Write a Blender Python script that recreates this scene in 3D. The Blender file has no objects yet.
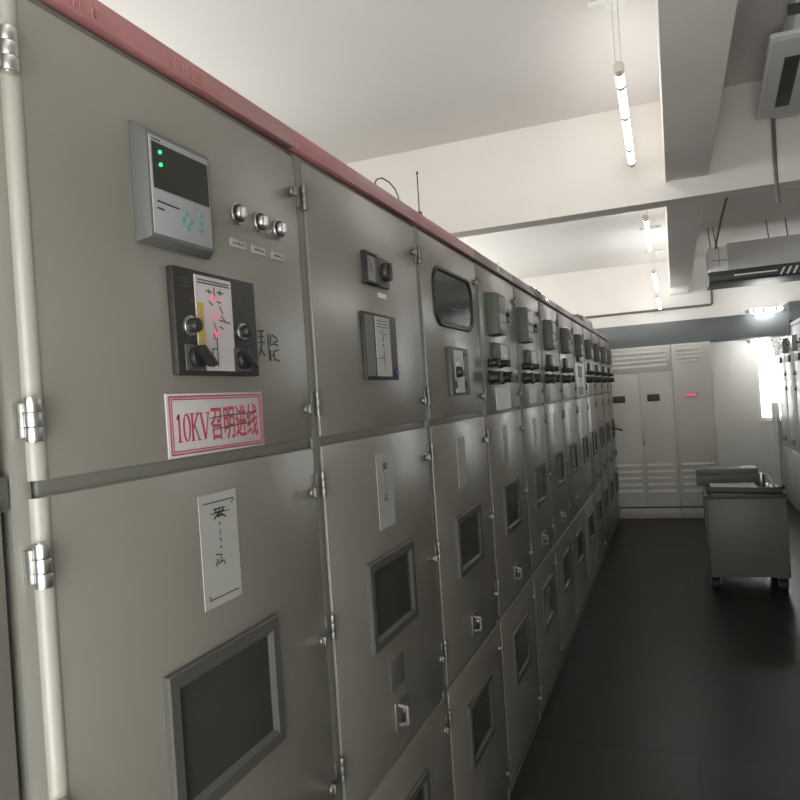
import bpy, bmesh, math, random
from mathutils import Vector, Matrix
random.seed(7)
SC = bpy.context.scene
COL = SC.collection
H = 1.772                      # eye height of the photographer
PI = math.pi

# ------------------------------------------------------------------ materials
def srgb(c):
    return tuple(((v / 255 / 12.92) if v / 255 <= .04045 else ((v / 255 + .055) / 1.055) ** 2.4) for v in c) + (1.0,)

def mat(name, col, rough=.5, metal=0.0, emit=None, estr=0.0, noise=0.0, nscale=6.0, bump=0.0, spec=.5, stretch=None, rnoise=0.0):
    m = bpy.data.materials.new(name); m.use_nodes = True
    nt = m.node_tree; b = nt.nodes['Principled BSDF']
    c = col if len(col) == 4 else tuple(col) + (1.0,)
    b.inputs['Base Color'].default_value = c
    b.inputs['Roughness'].default_value = rough
    b.inputs['Metallic'].default_value = metal
    b.inputs['Specular IOR Level'].default_value = spec
    if emit:
        b.inputs['Emission Color'].default_value = tuple(emit) + (1.0,)
        b.inputs['Emission Strength'].default_value = estr
    if noise or bump or rnoise:
        tc = nt.nodes.new('ShaderNodeTexCoord'); mp = nt.nodes.new('ShaderNodeMapping')
        if stretch: mp.inputs['Scale'].default_value = stretch
        nt.links.new(tc.outputs['Object'], mp.inputs['Vector'])
        n = nt.nodes.new('ShaderNodeTexNoise'); n.inputs['Scale'].default_value = nscale
        n.inputs['Detail'].default_value = 4
        nt.links.new(mp.outputs['Vector'], n.inputs['Vector'])
        if noise:
            r = nt.nodes.new('ShaderNodeValToRGB')
            r.color_ramp.elements[0].position = .3; r.color_ramp.elements[1].position = .7
            r.color_ramp.elements[0].color = tuple(v * (1 - noise) for v in c[:3]) + (1,)
            r.color_ramp.elements[1].color = tuple(min(1, v * (1 + noise)) for v in c[:3]) + (1,)
            nt.links.new(n.outputs['Fac'], r.inputs['Fac'])
            nt.links.new(r.outputs['Color'], b.inputs['Base Color'])
        if rnoise:
            mr = nt.nodes.new('ShaderNodeMapRange')
            mr.inputs['To Min'].default_value = max(0.02, rough - rnoise); mr.inputs['To Max'].default_value = min(1, rough + rnoise)
            nt.links.new(n.outputs['Fac'], mr.inputs['Value']); nt.links.new(mr.outputs['Result'], b.inputs['Roughness'])
        if bump:
            bp = nt.nodes.new('ShaderNodeBump'); bp.inputs['Strength'].default_value = bump; bp.inputs['Distance'].default_value = .01
            nt.links.new(n.outputs['Fac'], bp.inputs['Height']); nt.links.new(bp.outputs['Normal'], b.inputs['Normal'])
    return m

M = {}
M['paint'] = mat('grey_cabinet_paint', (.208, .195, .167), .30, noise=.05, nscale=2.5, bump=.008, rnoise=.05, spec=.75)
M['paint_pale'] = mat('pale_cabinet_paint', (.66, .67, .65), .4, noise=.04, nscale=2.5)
M['frame'] = mat('cabinet_frame_paint', (.150, .150, .130), .45, noise=.05, nscale=3)
M['roll'] = mat('lit_edge_paint', (.33, .325, .28), .34, noise=.03, nscale=4)  # paler than the doors: light on the nearest edge put into the colour
M['red'] = mat('red_header_paint', (.39, .17, .172), .38, noise=.14, nscale=7, stretch=(1, 1, 3))
M['red_veiled'] = mat('veiled_header_paint', (.25, .175, .172), .4, noise=.1, nscale=7)  # same red band, greyed: veil and reflection put into the colour
M['paint_mid'] = mat('lighter_cabinet_paint', (.34, .34, .315), .36, noise=.04, nscale=2.5)
M['metal'] = mat('polished_hinge_metal', (.62, .62, .60), .36, 1.0)
M['hinge'] = mat('worn_hinge_metal', (.24, .235, .215), .42, .8)
M['dmetal'] = mat('dull_metal', (.22, .21, .19), .45, .6)
M['black'] = mat('black_plastic', (.016, .016, .015), .45, noise=.2, nscale=20)
M['dark'] = mat('charcoal_panel', (.021, .021, .019), .55, noise=.15, nscale=12)
M['gasket'] = mat('grey_window_gasket', (.072, .071, .064), .5, noise=.08, nscale=10)
M['glass'] = mat('dark_viewing_glass', (.046, .045, .04), .2, noise=.2, nscale=4)
M['obsglass'] = mat('observation_glass', (.06, .06, .062), .10, noise=.45, nscale=5)
M['relay'] = mat('relay_housing_grey', (.105, .108, .103), .5, noise=.05, nscale=8)
M['relay_green'] = mat('relay_housing_grey_green', (.085, .102, .078), .5, noise=.06, nscale=8)
M['relay_face'] = mat('relay_face_pale_grey', (.30, .31, .31), .45)
M['screen'] = mat('dark_relay_screen', (.035, .036, .032), .2, noise=.2, nscale=9)
M['key'] = mat('cyan_key', (.10, .27, .29), .5)
M['pinkwhite'] = mat('mimic_diagram_white', (.50, .47, .48), .45, noise=.04, nscale=12)
M['yellow'] = mat('yellow_marking', (.50, .36, .09), .5)
M['ink'] = mat('dark_ink', (.05, .05, .055), .6)
M['redink'] = mat('red_ink', (.38, .06, .09), .55)
M['paper'] = mat('white_paper', (.74, .73, .70), .5, noise=.03, nscale=10)
M['paper_dim'] = mat('worn_grey_label', (.36, .36, .335), .4, noise=.05, nscale=10)
M['paper_sign'] = mat('white_sign_plate', (.47, .44, .435), .5, noise=.02, nscale=10)
M['green_led'] = mat('green_led', (.0, .3, .06), .4, emit=(.05, 1, .25), estr=1.6)
M['red_led'] = mat('red_led', (.4, .02, .04), .4, emit=(1, .14, .18), estr=.75)
M['lamp'] = mat('lit_tube', (.9, .9, .9), .4, emit=(1, .985, .96), estr=9)
M['lamp_far'] = mat('bright_lit_tube', (.9, .9, .9), .4, emit=(.97, .99, 1), estr=26)
M['lamp_wall'] = mat('glaring_lit_tube', (.9, .9, .9), .4, emit=(.97, .99, 1), estr=75)
M['lamp_window'] = mat('window_side_lit_tube', (.9, .9, .9), .4, emit=(.97, 1, .98), estr=230)
M['lampcap'] = mat('tube_end_cap', (.62, .60, .56), .4)
M['acpanel'] = mat('air_unit_panel', (.66, .65, .62), .5, noise=.03, nscale=4)
M['white'] = mat('white_enamel', (.78, .78, .76), .35, noise=.03, nscale=5)
M['acgrey'] = mat('air_unit_grey', (.50, .49, .47), .5, noise=.04, nscale=4)
M['acdark'] = mat('air_unit_dark_grille', (.07, .068, .062), .5, noise=.15, nscale=14)
M['wall'] = mat('painted_wall', (.78, .752, .715), .85, noise=.025, nscale=1.6, bump=.03)
M['ceiling'] = mat('painted_ceiling', (.73, .70, .665), .9, noise=.02, nscale=1.2, bump=.02)
M['beam'] = mat('painted_beam', (.77, .735, .69), .85, noise=.04, nscale=1.8, bump=.02)
M['duct'] = mat('blue_grey_duct', (.16, .175, .172), .5, noise=.06, nscale=3)
M['endcab'] = mat('far_cabinet_paint', (.72, .70, .645), .45, noise=.03, nscale=3)
M['slot'] = mat('dark_meter_slot', (.055, .05, .045), .4)
M['plinth'] = mat('pale_plinth_paint', (.50, .47, .45), .5, noise=.05, nscale=4)
M['trolley'] = mat('grey_trolley_paint', (.16, .155, .138), .45, noise=.05, nscale=4)
M['trolley_dark'] = mat('dark_trolley_tray', (.085, .085, .075), .5, noise=.1, nscale=8)
M['trolley_mid'] = mat('trolley_slab_grey', (.15, .15, .125), .5, noise=.08, nscale=8)
M['rubber'] = mat('black_rubber', (.02, .02, .02), .6)
M['cable'] = mat('grey_brown_cable', (.15, .138, .125), .6)
M['silver'] = mat('silver_foil', (.75, .75, .74), .25, .8)
M['brass'] = mat('brass_lever', (.45, .38, .24), .35, .8)
M['pale_yellow'] = mat('faded_header_lettering', (.50, .25, .21), .5)

def floor_material():
    m = mat('dark_rubber_floor', (.040, .040, .034), .36, spec=.10)
    nt = m.node_tree; b = nt.nodes['Principled BSDF']
    tc = nt.nodes.new('ShaderNodeTexCoord')
    br = nt.nodes.new('ShaderNodeTexBrick')
    br.inputs['Color1'].default_value = (.030, .0294, .025, 1); br.inputs['Color2'].default_value = (.027, .0265, .0224, 1)
    br.inputs['Mortar'].default_value = (.022, .022, .02, 1)
    br.inputs['Scale'].default_value = 1.0; br.inputs['Mortar Size'].default_value = .012
    br.inputs['Brick Width'].default_value = 2.4; br.inputs['Row Height'].default_value = .9; br.offset = .5
    nt.links.new(tc.outputs['Object'], br.inputs['Vector'])
    n = nt.nodes.new('ShaderNodeTexNoise'); n.inputs['Scale'].default_value = 3.0; n.inputs['Detail'].default_value = 6
    nt.links.new(tc.outputs['Object'], n.inputs['Vector'])
    mx = nt.nodes.new('ShaderNodeMix'); mx.data_type = 'RGBA'; mx.blend_type = 'MULTIPLY'; mx.inputs[0].default_value = .5
    nt.links.new(br.outputs['Color'], mx.inputs[6]); nt.links.new(n.outputs['Color'], mx.inputs[7])
    nt.links.new(br.outputs['Color'], b.inputs['Base Color'])
    mr = nt.nodes.new('ShaderNodeMapRange'); mr.inputs['To Min'].default_value = .30; mr.inputs['To Max'].default_value = .36
    nt.links.new(n.outputs['Fac'], mr.inputs['Value']); nt.links.new(mr.outputs['Result'], b.inputs['Roughness'])
    return m
M['floor'] = floor_material()

def pane_material():
    m = bpy.data.materials.new('clear_window_pane'); m.use_nodes = True
    nt = m.node_tree; nt.nodes.clear()
    o = nt.nodes.new('ShaderNodeOutputMaterial'); mx = nt.nodes.new('ShaderNodeMixShader')
    t = nt.nodes.new('ShaderNodeBsdfTransparent'); g = nt.nodes.new('ShaderNodeBsdfGlossy')
    g.inputs['Roughness'].default_value = .05; mx.inputs[0].default_value = .06
    nt.links.new(t.outputs[0], mx.inputs[1]); nt.links.new(g.outputs[0], mx.inputs[2]); nt.links.new(mx.outputs[0], o.inputs[0])
    return m
M['pane'] = pane_material()

# ------------------------------------------------------------------ mesh builder
class MB:
    def __init__(s): s.bm = bmesh.new()
    def _merge(s, b):
        me = bpy.data.meshes.new('tmp'); b.to_mesh(me); b.free(); s.bm.from_mesh(me); bpy.data.meshes.remove(me)
    def box(s, x0, x1, y0, y1, z0, z1, bev=0.0, seg=2):
        b = bmesh.new(); bmesh.ops.create_cube(b, size=1)
        for v in b.verts:
            v.co = Vector(((x0 + x1) / 2 + v.co.x * (x1 - x0), (y0 + y1) / 2 + v.co.y * (y1 - y0), (z0 + z1) / 2 + v.co.z * (z1 - z0)))
        if bev: bmesh.ops.bevel(b, geom=b.edges[:], offset=bev, segments=seg, profile=.5, affect='EDGES')
        s._merge(b); return s
    def cyl(s, p0, p1, r, r2=None, seg=16, bev=0.0):
        p0, p1 = Vector(p0), Vector(p1); d = p1 - p0
        b = bmesh.new(); bmesh.ops.create_cone(b, cap_ends=True, segments=seg, radius1=r, radius2=r if r2 is None else r2, depth=d.length)
        if bev:
            es = [e for e in b.edges if len(e.link_faces) == 2 and any(len(f.verts) > 4 for f in e.link_faces)]
            bmesh.ops.bevel(b, geom=es, offset=bev, segments=2, profile=.5, affect='EDGES')
        q = Vector((0, 0, 1)).rotation_difference(d.normalized())
        mt = Matrix.Translation((p0 + p1) / 2) @ q.to_matrix().to_4x4()
        bmesh.ops.transform(b, matrix=mt, verts=b.verts[:]); s._merge(b); return s
    def tube(s, pts, r, seg=8):
        for a, c in zip(pts[:-1], pts[1:]): s.cyl(a, c, r, seg=seg)
        for p in pts[1:-1]:
            b = bmesh.new(); bmesh.ops.create_uvsphere(b, u_segments=seg, v_segments=6, radius=r)
            bmesh.ops.translate(b, verts=b.verts[:], vec=Vector(p)); s._merge(b)
        return s
    def prism(s, poly, vec, bev=0.0):
        b = bmesh.new(); vs = [b.verts.new(p) for p in poly]; f = b.faces.new(vs)
        r = bmesh.ops.extrude_face_region(b, geom=[f]); nv = [g for g in r['geom'] if isinstance(g, bmesh.types.BMVert)]
        bmesh.ops.translate(b, verts=nv, vec=Vector(vec)); bmesh.ops.recalc_face_normals(b, faces=b.faces[:])
        if bev: bmesh.ops.bevel(b, geom=b.edges[:], offset=bev, segments=2, profile=.5, affect='EDGES')
        s._merge(b); return s
    def frustum(s, x0, r0, x1, r1, bev=.002):          # rectangles (y0,y1,z0,z1) at two x
        b = bmesh.new(); vs = []
        for x, r in ((x0, r0), (x1, r1)):
            vs.append([b.verts.new((x, y, z)) for y, z in ((r[0], r[2]), (r[1], r[2]), (r[1], r[3]), (r[0], r[3]))])
        b.faces.new(vs[0]); b.faces.new(vs[1])
        for i in range(4): b.faces.new((vs[0][i], vs[0][(i + 1) % 4], vs[1][(i + 1) % 4], vs[1][i]))
        bmesh.ops.recalc_face_normals(b, faces=b.faces[:])
        if bev: bmesh.ops.bevel(b, geom=b.edges[:], offset=bev, segments=2, profile=.5, affect='EDGES')
        s._merge(b); return s
    def ring(s, x0, x1, y0, y1, z0, z1, w, rad=0.0, bev=.003):   # a picture frame standing on a door
        def rect(y0, y1, z0, z1, r):
            if r <= 0: return [(y0, z0), (y1, z0), (y1, z1), (y0, z1)]
            out = []
            for cy, cz, a0 in ((y1 - r, z0 + r, -90), (y1 - r, z1 - r, 0), (y0 + r, z1 - r, 90), (y0 + r, z0 + r, 180)):
                for k in range(7):
                    a = math.radians(a0 + 90 * k / 6); out.append((cy + r * math.cos(a), cz + r * math.sin(a)))
            return out
        O = rect(y0, y1, z0, z1, rad); I = rect(y0 + w, y1 - w, z0 + w, z1 - w, max(0, rad - w) if rad else 0)
        if rad and len(I) != len(O): I = rect(y0 + w, y1 - w, z0 + w, z1 - w, .01)
        b = bmesh.new()
        ob = [b.verts.new((x0, y, z)) for y, z in O]; of = [b.verts.new((x1 - bev, y, z)) for y, z in O]
        sh = [(y + (bev if y < (y0 + y1) / 2 else -bev), z + (bev if z < (z0 + z1) / 2 else -bev)) for y, z in O]
        of2 = [b.verts.new((x1, y, z)) for y, z in sh]
        sl = min(w * .35, .012)
        shi = [(y - (sl if y < (y0 + y1) / 2 else -sl), z - (sl if z < (z0 + z1) / 2 else -sl)) for y, z in I]
        i2 = [b.verts.new((x1, y, z)) for y, z in shi]; i0 = [b.verts.new((x0, y, z)) for y, z in I]
        L = [ob, of, of2, i2, i0]; n = len(O)
        for a, c in zip(L[:-1], L[1:]):
            for k in range(n): b.faces.new((a[k], a[(k + 1) % n], c[(k + 1) % n], c[k]))
        bmesh.ops.recalc_face_normals(b, faces=b.faces[:]); s._merge(b); return s
    def mesh(s, name, material, smooth=True):
        me = bpy.data.meshes.new(name); bmesh.ops.remove_doubles(s.bm, verts=s.bm.verts[:], dist=1e-6)
        s.bm.to_mesh(me); s.bm.free(); me.materials.append(material)
        if smooth:
            me.polygons.foreach_set('use_smooth', [True] * len(me.polygons)); me.set_sharp_from_angle(angle=math.radians(35))
        return me
    def build(s, name, material, parent=None, loc=None, smooth=True):
        return put(name, s.mesh(name, material, smooth), parent, loc)

def put(name, me, parent=None, loc=None):
    o = bpy.data.objects.new(name, me); COL.objects.link(o)
    if parent: o.parent = parent
    if loc: o.location = loc
    return o

CACHE = {}
def shared(key, name, fn, material, parent, loc=None):
    if key not in CACHE: CACHE[key] = fn().mesh(name, material)
    return put(name, CACHE[key], parent, loc)

def tag(o, label, cat, group=None):
    o['label'] = label; o['category'] = cat
    if group: o['group'] = group
    return o

def thing(name, label, cat, loc=(0, 0, 0), rz=0.0, group=None):
    o = bpy.data.objects.new(name, None); COL.objects.link(o); o.empty_display_size = .1
    o.location = loc; o.rotation_euler = (0, 0, rz)
    return tag(o, label, cat, group)

def struct(name, mb, m):
    o = mb.build(name, m, smooth=False); o['kind'] = 'structure'; return o

def text_mesh(body, name, material, y0, y1, z0, z1, x):
    """lettering that fills a rectangle on a face looking along +x (reads towards +y)"""
    c = bpy.data.curves.new('lettering', 'FONT'); c.body = body; c.extrude = .004; c.resolution_u = 3; c.offset = .012
    t = bpy.data.objects.new('lettering_source', c); COL.objects.link(t)
    dg = bpy.context.evaluated_depsgraph_get(); me = bpy.data.meshes.new_from_object(t.evaluated_get(dg))
    COL.objects.unlink(t); bpy.data.objects.remove(t); bpy.data.curves.remove(c)
    xs = [v.co.x for v in me.vertices]; ys = [v.co.y for v in me.vertices]
    ax, bx, ay, by = min(xs), max(xs), min(ys), max(ys)
    for v in me.vertices:
        y = y0 + (v.co.x - ax) / (bx - ax) * (y1 - y0); z = z0 + (v.co.y - ay) / (by - ay) * (z1 - z0)
        v.co = (x + (.0006 if v.co.z > 0 else -.0004), y, z)
    me.materials.clear(); me.materials.append(material); me.name = name
    return me

def strokes(mb, segs, y0, y1, z0, z1, x, w, t=.0008):
    """pen strokes: segs in a unit square, (u0,v0,u1,v1)"""
    for a, b, c, d in segs:
        p = Vector((y0 + a * (y1 - y0), z0 + b * (z1 - z0))); q = Vector((y0 + c * (y1 - y0), z0 + d * (z1 - z0)))
        dd = (q - p); n = Vector((-dd.y, dd.x)).normalized() * (w / 2)
        mb.prism([(x, *(p + n)), (x, *(q + n)), (x, *(q - n)), (x, *(p - n))], (t, 0, 0))
    return mb

# ------------------------------------------------------------------ the switchgear cabinet
XF = -.775                                   # the plane of the doors
SEAM = [-.11, .655, 1.441, 2.238, 3.010, 3.790, 4.540, 5.295, 6.110, 6.880, 7.650, 8.420, 9.190, 9.800]
ZTOP, ZHEAD, ZMID, ZLOW = 2.404, 2.356, 1.688, .784
DOORS = (('upper_door', ZMID + .010, 2.342), ('middle_door', ZLOW + .011, ZMID - .011), ('lower_door', .07, ZLOW - .012))
HINGE_Z = (2.255, 1.778, 1.590, 1.257, .925, .690, .150)
WIN = (.24, .572)

def hinge_mb(r=.0065):
    m = MB()
    for k in range(3): m.cyl((.004, .028, -.028 + k * .019), (.004, .028, -.028 + k * .019 + .0184), r, seg=20, bev=.0006)
    m.cyl((.004, .028, -.0295), (.004, .028, .0295), r * .5, seg=8)
    if r < .01: m.box(-.010, -.001, .006, .026, -.026, .026, .001)
    else: m.box(-.013, -.002, .012, .03, -.022, .022, .001)
    return m
def latch_mb():
    m = MB().cyl((0, 0, 0), (.010, 0, 0), .011, seg=16, bev=.002)
    m.box(.009, .016, -.0035, .0035, -.010, .010, .001); return m
def knob_mb(r, d):
    m = MB().cyl((0, 0, 0), (d * .3, 0, 0), r, seg=20, bev=.002)
    m.cyl((d * .3, 0, 0), (d * .8, 0, 0), r * .82, r * .74, seg=20)
    m.box(d * .75, d, -r * .3, r * .3, -r * .8, r * .8, r * .1); return m

def basic_cabinet(i, w, root, paint, big=False, plain=False, edge=False):
    b = MB().box(-1.5, -.032, .002, w - .002, .0, ZHEAD - .005).box(-1.5, -.061, .002, w - .002, ZHEAD - .006, ZTOP - .015)
    if big: MB().box(-.04, -.012, .001, .036, .073, 2.334, .006).build('hinge_post', M['roll'], root)
    else: b.box(-.04, -.004, .003, .0385, .0, 2.352, .002)                # hinge post
    for z0, z1 in ((0, .072), (ZLOW - .022, ZLOW + .022), (ZMID - .022, ZMID + .022), (2.336, 2.356)):
        b.box(-.04, -.009, .040 if big else .003, w - .003, z0, z1, .002)
    b.build('cabinet_body', paint if plain else M['frame'], root)
    MB().box(-.06, .004, .001, w - .001, ZHEAD + .006, ZTOP, .003).build('header_plate', paint if plain else M['red_veiled'] if i >= 4 else M['red'], root)
    for nm, z0, z1 in DOORS:
        d = MB().box(-.02, 0, .040, w - (.022 if edge else .003), z0, z1, .004)
        d.build(nm, paint, root)
        e = MB().cyl((-.012 if big else -.007, .042, z0 + .001), (-.012 if big else -.007, .042, z1 - .001), .0145 if big else .005, seg=20)
        e.build('rolled_edge', M['roll'] if big else paint, root)
    for z in ((1.778, 1.59) if plain else HINGE_Z):
        shared('hinge%d' % big, 'hinge', lambda: hinge_mb(.0115 if big else .0065), M['metal'] if big else M['hinge'], root, (0, 0, z))
        if not edge: shared('latch', 'door_latch', latch_mb, M['hinge'], root, (0, w - .030, z - .012 if z < 2.2 else z))

def viewing_window(root, w, z0, z1):
    f = MB().ring(0, .012, WIN[0], WIN[1], z0, z1, .036).build('viewing_window', M['gasket'], root)
    MB().box(.0005, .003, WIN[0] + .03, WIN[1] - .03, z0 + .03, z1 - .03).build('glass', M['glass'], f)

def pull_lock(root):
    h = MB().box(0, .006, .362, .458, .858, .935, .002)
    h.tube([(.004, .385, .925), (.03, .385, .92), (.03, .385, .875), (.004, .385, .87)], .006)
    h.build('pull_lock', M['dmetal'], root)
    MB().cyl((.004, .43, .897), (.016, .43, .897), .018, seg=18, bev=.002).build('lock_barrel', M['hinge'], root)

def paper_label(root, y0, y1, z0, z1, m, written=True, border=False):
    p = MB().box(0, .0015, y0, y1, z0, z1).build('paper_label', m, root)
    if written:
        s = MB(); cy = (y0 + y1) / 2; h = z1 - z0
        if border:
            a, c, e, f = y0 + .012, y1 - .010, z0 + .014, z1 - .016
            strokes(s, [(0, 1, 1, 1), (0, 0, 1, 0), (.93, .95, 1, 1), (0, .05, .07, 0)], a, c, e, f, .0014, .0018)
            strokes(s, [(.28, 0, .78, 0)], y0, y1, z1 - .036, z1 - .035, .0014, .0018)
        g = [(.1, .9, .9, .9), (.5, 1, .45, .1), (.15, .6, .85, .65), (.2, .3, .8, .25), (.1, .05, .45, .5), (.55, .5, .95, .05), (.2, .8, .3, .7), (.8, .8, .7, .7)]
        strokes(s, g, cy - .02, cy + .022, z1 - .24 * h, z1 - .135 * h, .0014, .0028)
        strokes(s, [(.4, .9, .6, .2)], cy - .006, cy + .006, z0 + .70 * h, z0 + .735 * h, .0014, .003)
        strokes(s, [(.5, 1, .5, 0)], cy - .006, cy + .006, z0 + .62 * h, z0 + .665 * h, .0014, .0016)
        strokes(s, [(.3, .9, .7, .1)], cy - .006, cy + .006, z0 + .555 * h, z0 + .595 * h, .0014, .0022)
        strokes(s, [(.5, .9, .5, .1)], cy - .004, cy + .004, z0 + .495 * h, z0 + .52 * h, .0014, .004)
        strokes(s, [(.1, .95, .7, .8), (.2, .6, .3, .3), (.6, .7, .5, .2), (.3, .2, .8, .35), (.8, .25, .95, 0), (.1, .4, .15, .05)], cy - .02, cy + .012, z0 + .34 * h, z0 + .46 * h, .0014, .0024)
        s.build('lettering', M['ink'], p, smooth=False)
    return p

def glyph_strokes(seed, n=7):
    r = random.Random(seed); out = []
    for k in range(n):
        if k % 2: out.append((r.uniform(.05, .3), (k + .5) / n, r.uniform(.7, .95), (k + .5) / n + r.uniform(-.05, .05)))
        else:
            u = r.uniform(.2, .8); out.append((u, r.uniform(.6, 1), u + r.uniform(-.12, .12), r.uniform(0, .35)))
    return out

def small_relay(root, y0, m, d=.055, wy=.165, z0=2.04, z1=2.235):
    h = MB().frustum(0, (y0, y0 + wy, z0, z1), d, (y0 + .002, y0 + wy - .004, z0 + .004, z1 - .006), .004).build('protection_relay', m, root)
    MB().box(d - .001, d + .002, y0 + .02, y0 + wy - .02, z0 + .105, z1 - .022).build('screen', M['screen'], h)
    MB().box(d - .001, d + .0015, y0 + .02, y0 + wy - .02, z0 + .025, z0 + .095).build('keypad', M['relay_face'], h)
    k = MB()
    for a in range(3): k.box(d, d + .003, y0 + .04 + a * .03, y0 + .058 + a * .03, z0 + .05, z0 + .066, .001)
    k.build('keys', M['key'], h)

def cabinet_root(i, label, x=XF, y=None, rz=0.0, group='switchgear cabinets of the long left row'):
    return thing('switchgear_cabinet', label, 'cabinet', (x, SEAM[i] if y is None else y, 0), rz, group)

# --- cabinet at the very left edge
w = SEAM[1] - SEAM[0]
c0 = cabinet_root(0, 'grey switchgear cabinet whose right edge shows at the left margin, before the red 10KV sign')
basic_cabinet(0, w, c0, M['paint'], edge=True)

# --- first full cabinet
w = SEAM[2] - SEAM[1]; o = SEAM[1]
c1 = cabinet_root(1, 'nearest full grey switchgear cabinet with red 10KV sign and relay with green lights')
basic_cabinet(1, w, c1, M['paint'], True)
# relay
y0 = .899 - o
rel = MB().frustum(0, (y0, y0 + .192, 2.048, 2.243), .036, (y0 - .002, y0 + .160, 2.052, 2.220), .004).build('protection_relay', M['relay'], c1)
MB().box(.035, .0375, y0 + .003, y0 + .153, 2.058, 2.214, .001).build('face_plate', M['relay_face'], rel)
MB().box(.037, .0390, y0 + .007, y0 + .148, 2.130, 2.203).build('screen', M['screen'], rel)
for z in (2.189, 2.169): MB().cyl((.0385, y0 + .024, z), (.0415, y0 + .024, z), .0030, seg=12).build('green_light', M['green_led'], rel)
k = MB()
for dy, dz in ((.083, .035), (.074, .022), (.094, .022), (.084, .010), (.122, .038), (.122, .026), (.122, .014)):
    k.cyl((.037, y0 + dy, 2.070 + dz), (.0395, y0 + dy, 2.070 + dz), .0045, seg=12)
k.build('keys', M['key'], rel)
s = MB(); strokes(s, [(0, 1, 1, .92), (0, .45, .3, .42)], y0 + .012, y0 + .067, 2.090, 2.110, .0373, .003)
strokes(s, [(0, .5, .4, .5)], y0 + .008, y0 + .06, 2.2065, 2.2095, .0373, .0022)
s.build('lettering', M['ink'], rel, smooth=False)
# three key switches with their tags
for yy, lb in ((1.188, 1.185), (1.268, 1.259), (1.342, 1.335)):
    ks = MB().cyl((0, yy - o, 2.156), (.006, yy - o, 2.156), .021, seg=22, bev=.002)
    ks.cyl((.005, yy - o, 2.156), (.016, yy - o, 2.156), .014, .012, seg=20, bev=.002)
    kk = ks.build('key_switch', M['metal'], c1)
    MB().box(.015, .023, yy - o - .004, yy - o + .004, 2.147, 2.165, .0015).build('key_bar', M['acgrey'], kk)
    MB().cyl((.0055, yy - o, 2.156), (.009, yy - o, 2.156), .018, seg=20).build('collar', M['black'], kk)
    tl = MB().box(0, .002, lb - .026 - o, lb + .026 - o, 2.088, 2.104, .0005).build('switch_label', M['paper_dim'], c1)
    s = MB(); strokes(s, [(.15, .5, .3, .5), (.4, .4, .42, .7), (.5, .6, .65, .5), (.75, .4, .85, .6)], lb - .024 - o, lb + .024 - o, 2.089, 2.103, .0019, .003)
    s.build('lettering', M['ink'], tl, smooth=False)
# status panel
py0, py1 = .967 - o, 1.212 - o
pan = MB().box(0, .014, py0, py1, 1.838, 2.021, .002).build('status_panel', M['dark'], c1)
MB().box(.013, .0155, 1.022 - o, 1.130 - o, 1.846, 2.013).build('mimic_diagram', M['pinkwhite'], pan)
MB().box(.0153, .0162, 1.0225 - o, 1.042 - o, 1.888, 1.965).build('yellow_strip', M['yellow'], pan)
s = MB()
strokes(s, [(.06, .955, .94, .955), (.06, .925, .94, .925), (.36, .87, .36, .82), (.5, .9, .5, .8), (.66, .88, .66, .82), (.28, .85, .44, .84), (.58, .85, .76, .85),
            (.5, .60, .5, .56), (.5, .36, .5, .04), (.36, .235, .5, .235), (.36, .235, .36, .03), (.6, .55, .9, .53)], 1.022 - o, 1.130 - o, 1.846, 2.013, .0154, .0022)
s.build('line_diagram', M['ink'], pan, smooth=False)
for yy, z in ((1.072, 1.977), (1.073, 1.944), (1.076, 1.912)):
    MB().cyl((.015, yy - o, z), (.0175, yy - o, z), .0042, seg=12).build('red_light', M['red_led'], pan)
s = MB(); strokes(s, [(.62, .70, .72, .62), (.66, .6, .76, .55), (.60, .48, .7, .46), (.34, .74, .45, .70), (.56, .75, .68, .74), (.42, .4, .44, .33), (.44, .52, .52, .42)], 1.022 - o, 1.130 - o, 1.846, 2.013, .0154, .003)
s.build('red_marking', M['redink'], pan, smooth=False)
for yy, z, r in ((1.004, 1.922, .0135), (1.160, 1.922, .0125)):
    rg = MB().cyl((.013, yy - o, z), (.018, yy - o, z), r + .004, seg=24, bev=.001).build('knob_ring', M['metal'], pan)
    MB().cyl((.017, yy - o, z), (.034, yy - o, z), r, r * .85, seg=22, bev=.003).build('round_knob', M['black'], pan)
for yy, z, dp in ((1.010, 1.868, .020), (1.150, 1.868, .012)):
    pl = MB().box(.013, .016, yy - .024 - o, yy + .030 - o, z - .022, z + .022, .001).build('switch_plate', M['gasket'], pan)
    sw = MB().cyl((.015, yy - o, z), (.028, yy - o, z), .018, seg=22, bev=.002)
    sw.prism([(.026, yy - .022 - o, z + .014), (.026, yy - .008 - o, z + .020), (.026, yy + .026 - o, z - .010), (.026, yy + .020 - o, z - .018)], (dp, 0, 0), .003)
    sw.build('rotary_switch', M['black'], pan)
s = MB()
strokes(s, [(.2, .75, .7, .74), (.35, .5, .65, .5), (.2, .2, .75, .2)], .975 - o, 1.02 - o, 1.985, 2.008, .0142, .0016)
strokes(s, [(.2, .5, .7, .5)], 1.0 - o, 1.03 - o, 1.955, 1.975, .0142, .0016)
strokes(s, [(.2, .5, .5, .5)], 1.15 - o, 1.18 - o, 1.975, 1.985, .0142, .002)
s.build('faint_lettering', M['gasket'], pan, smooth=False)
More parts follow.
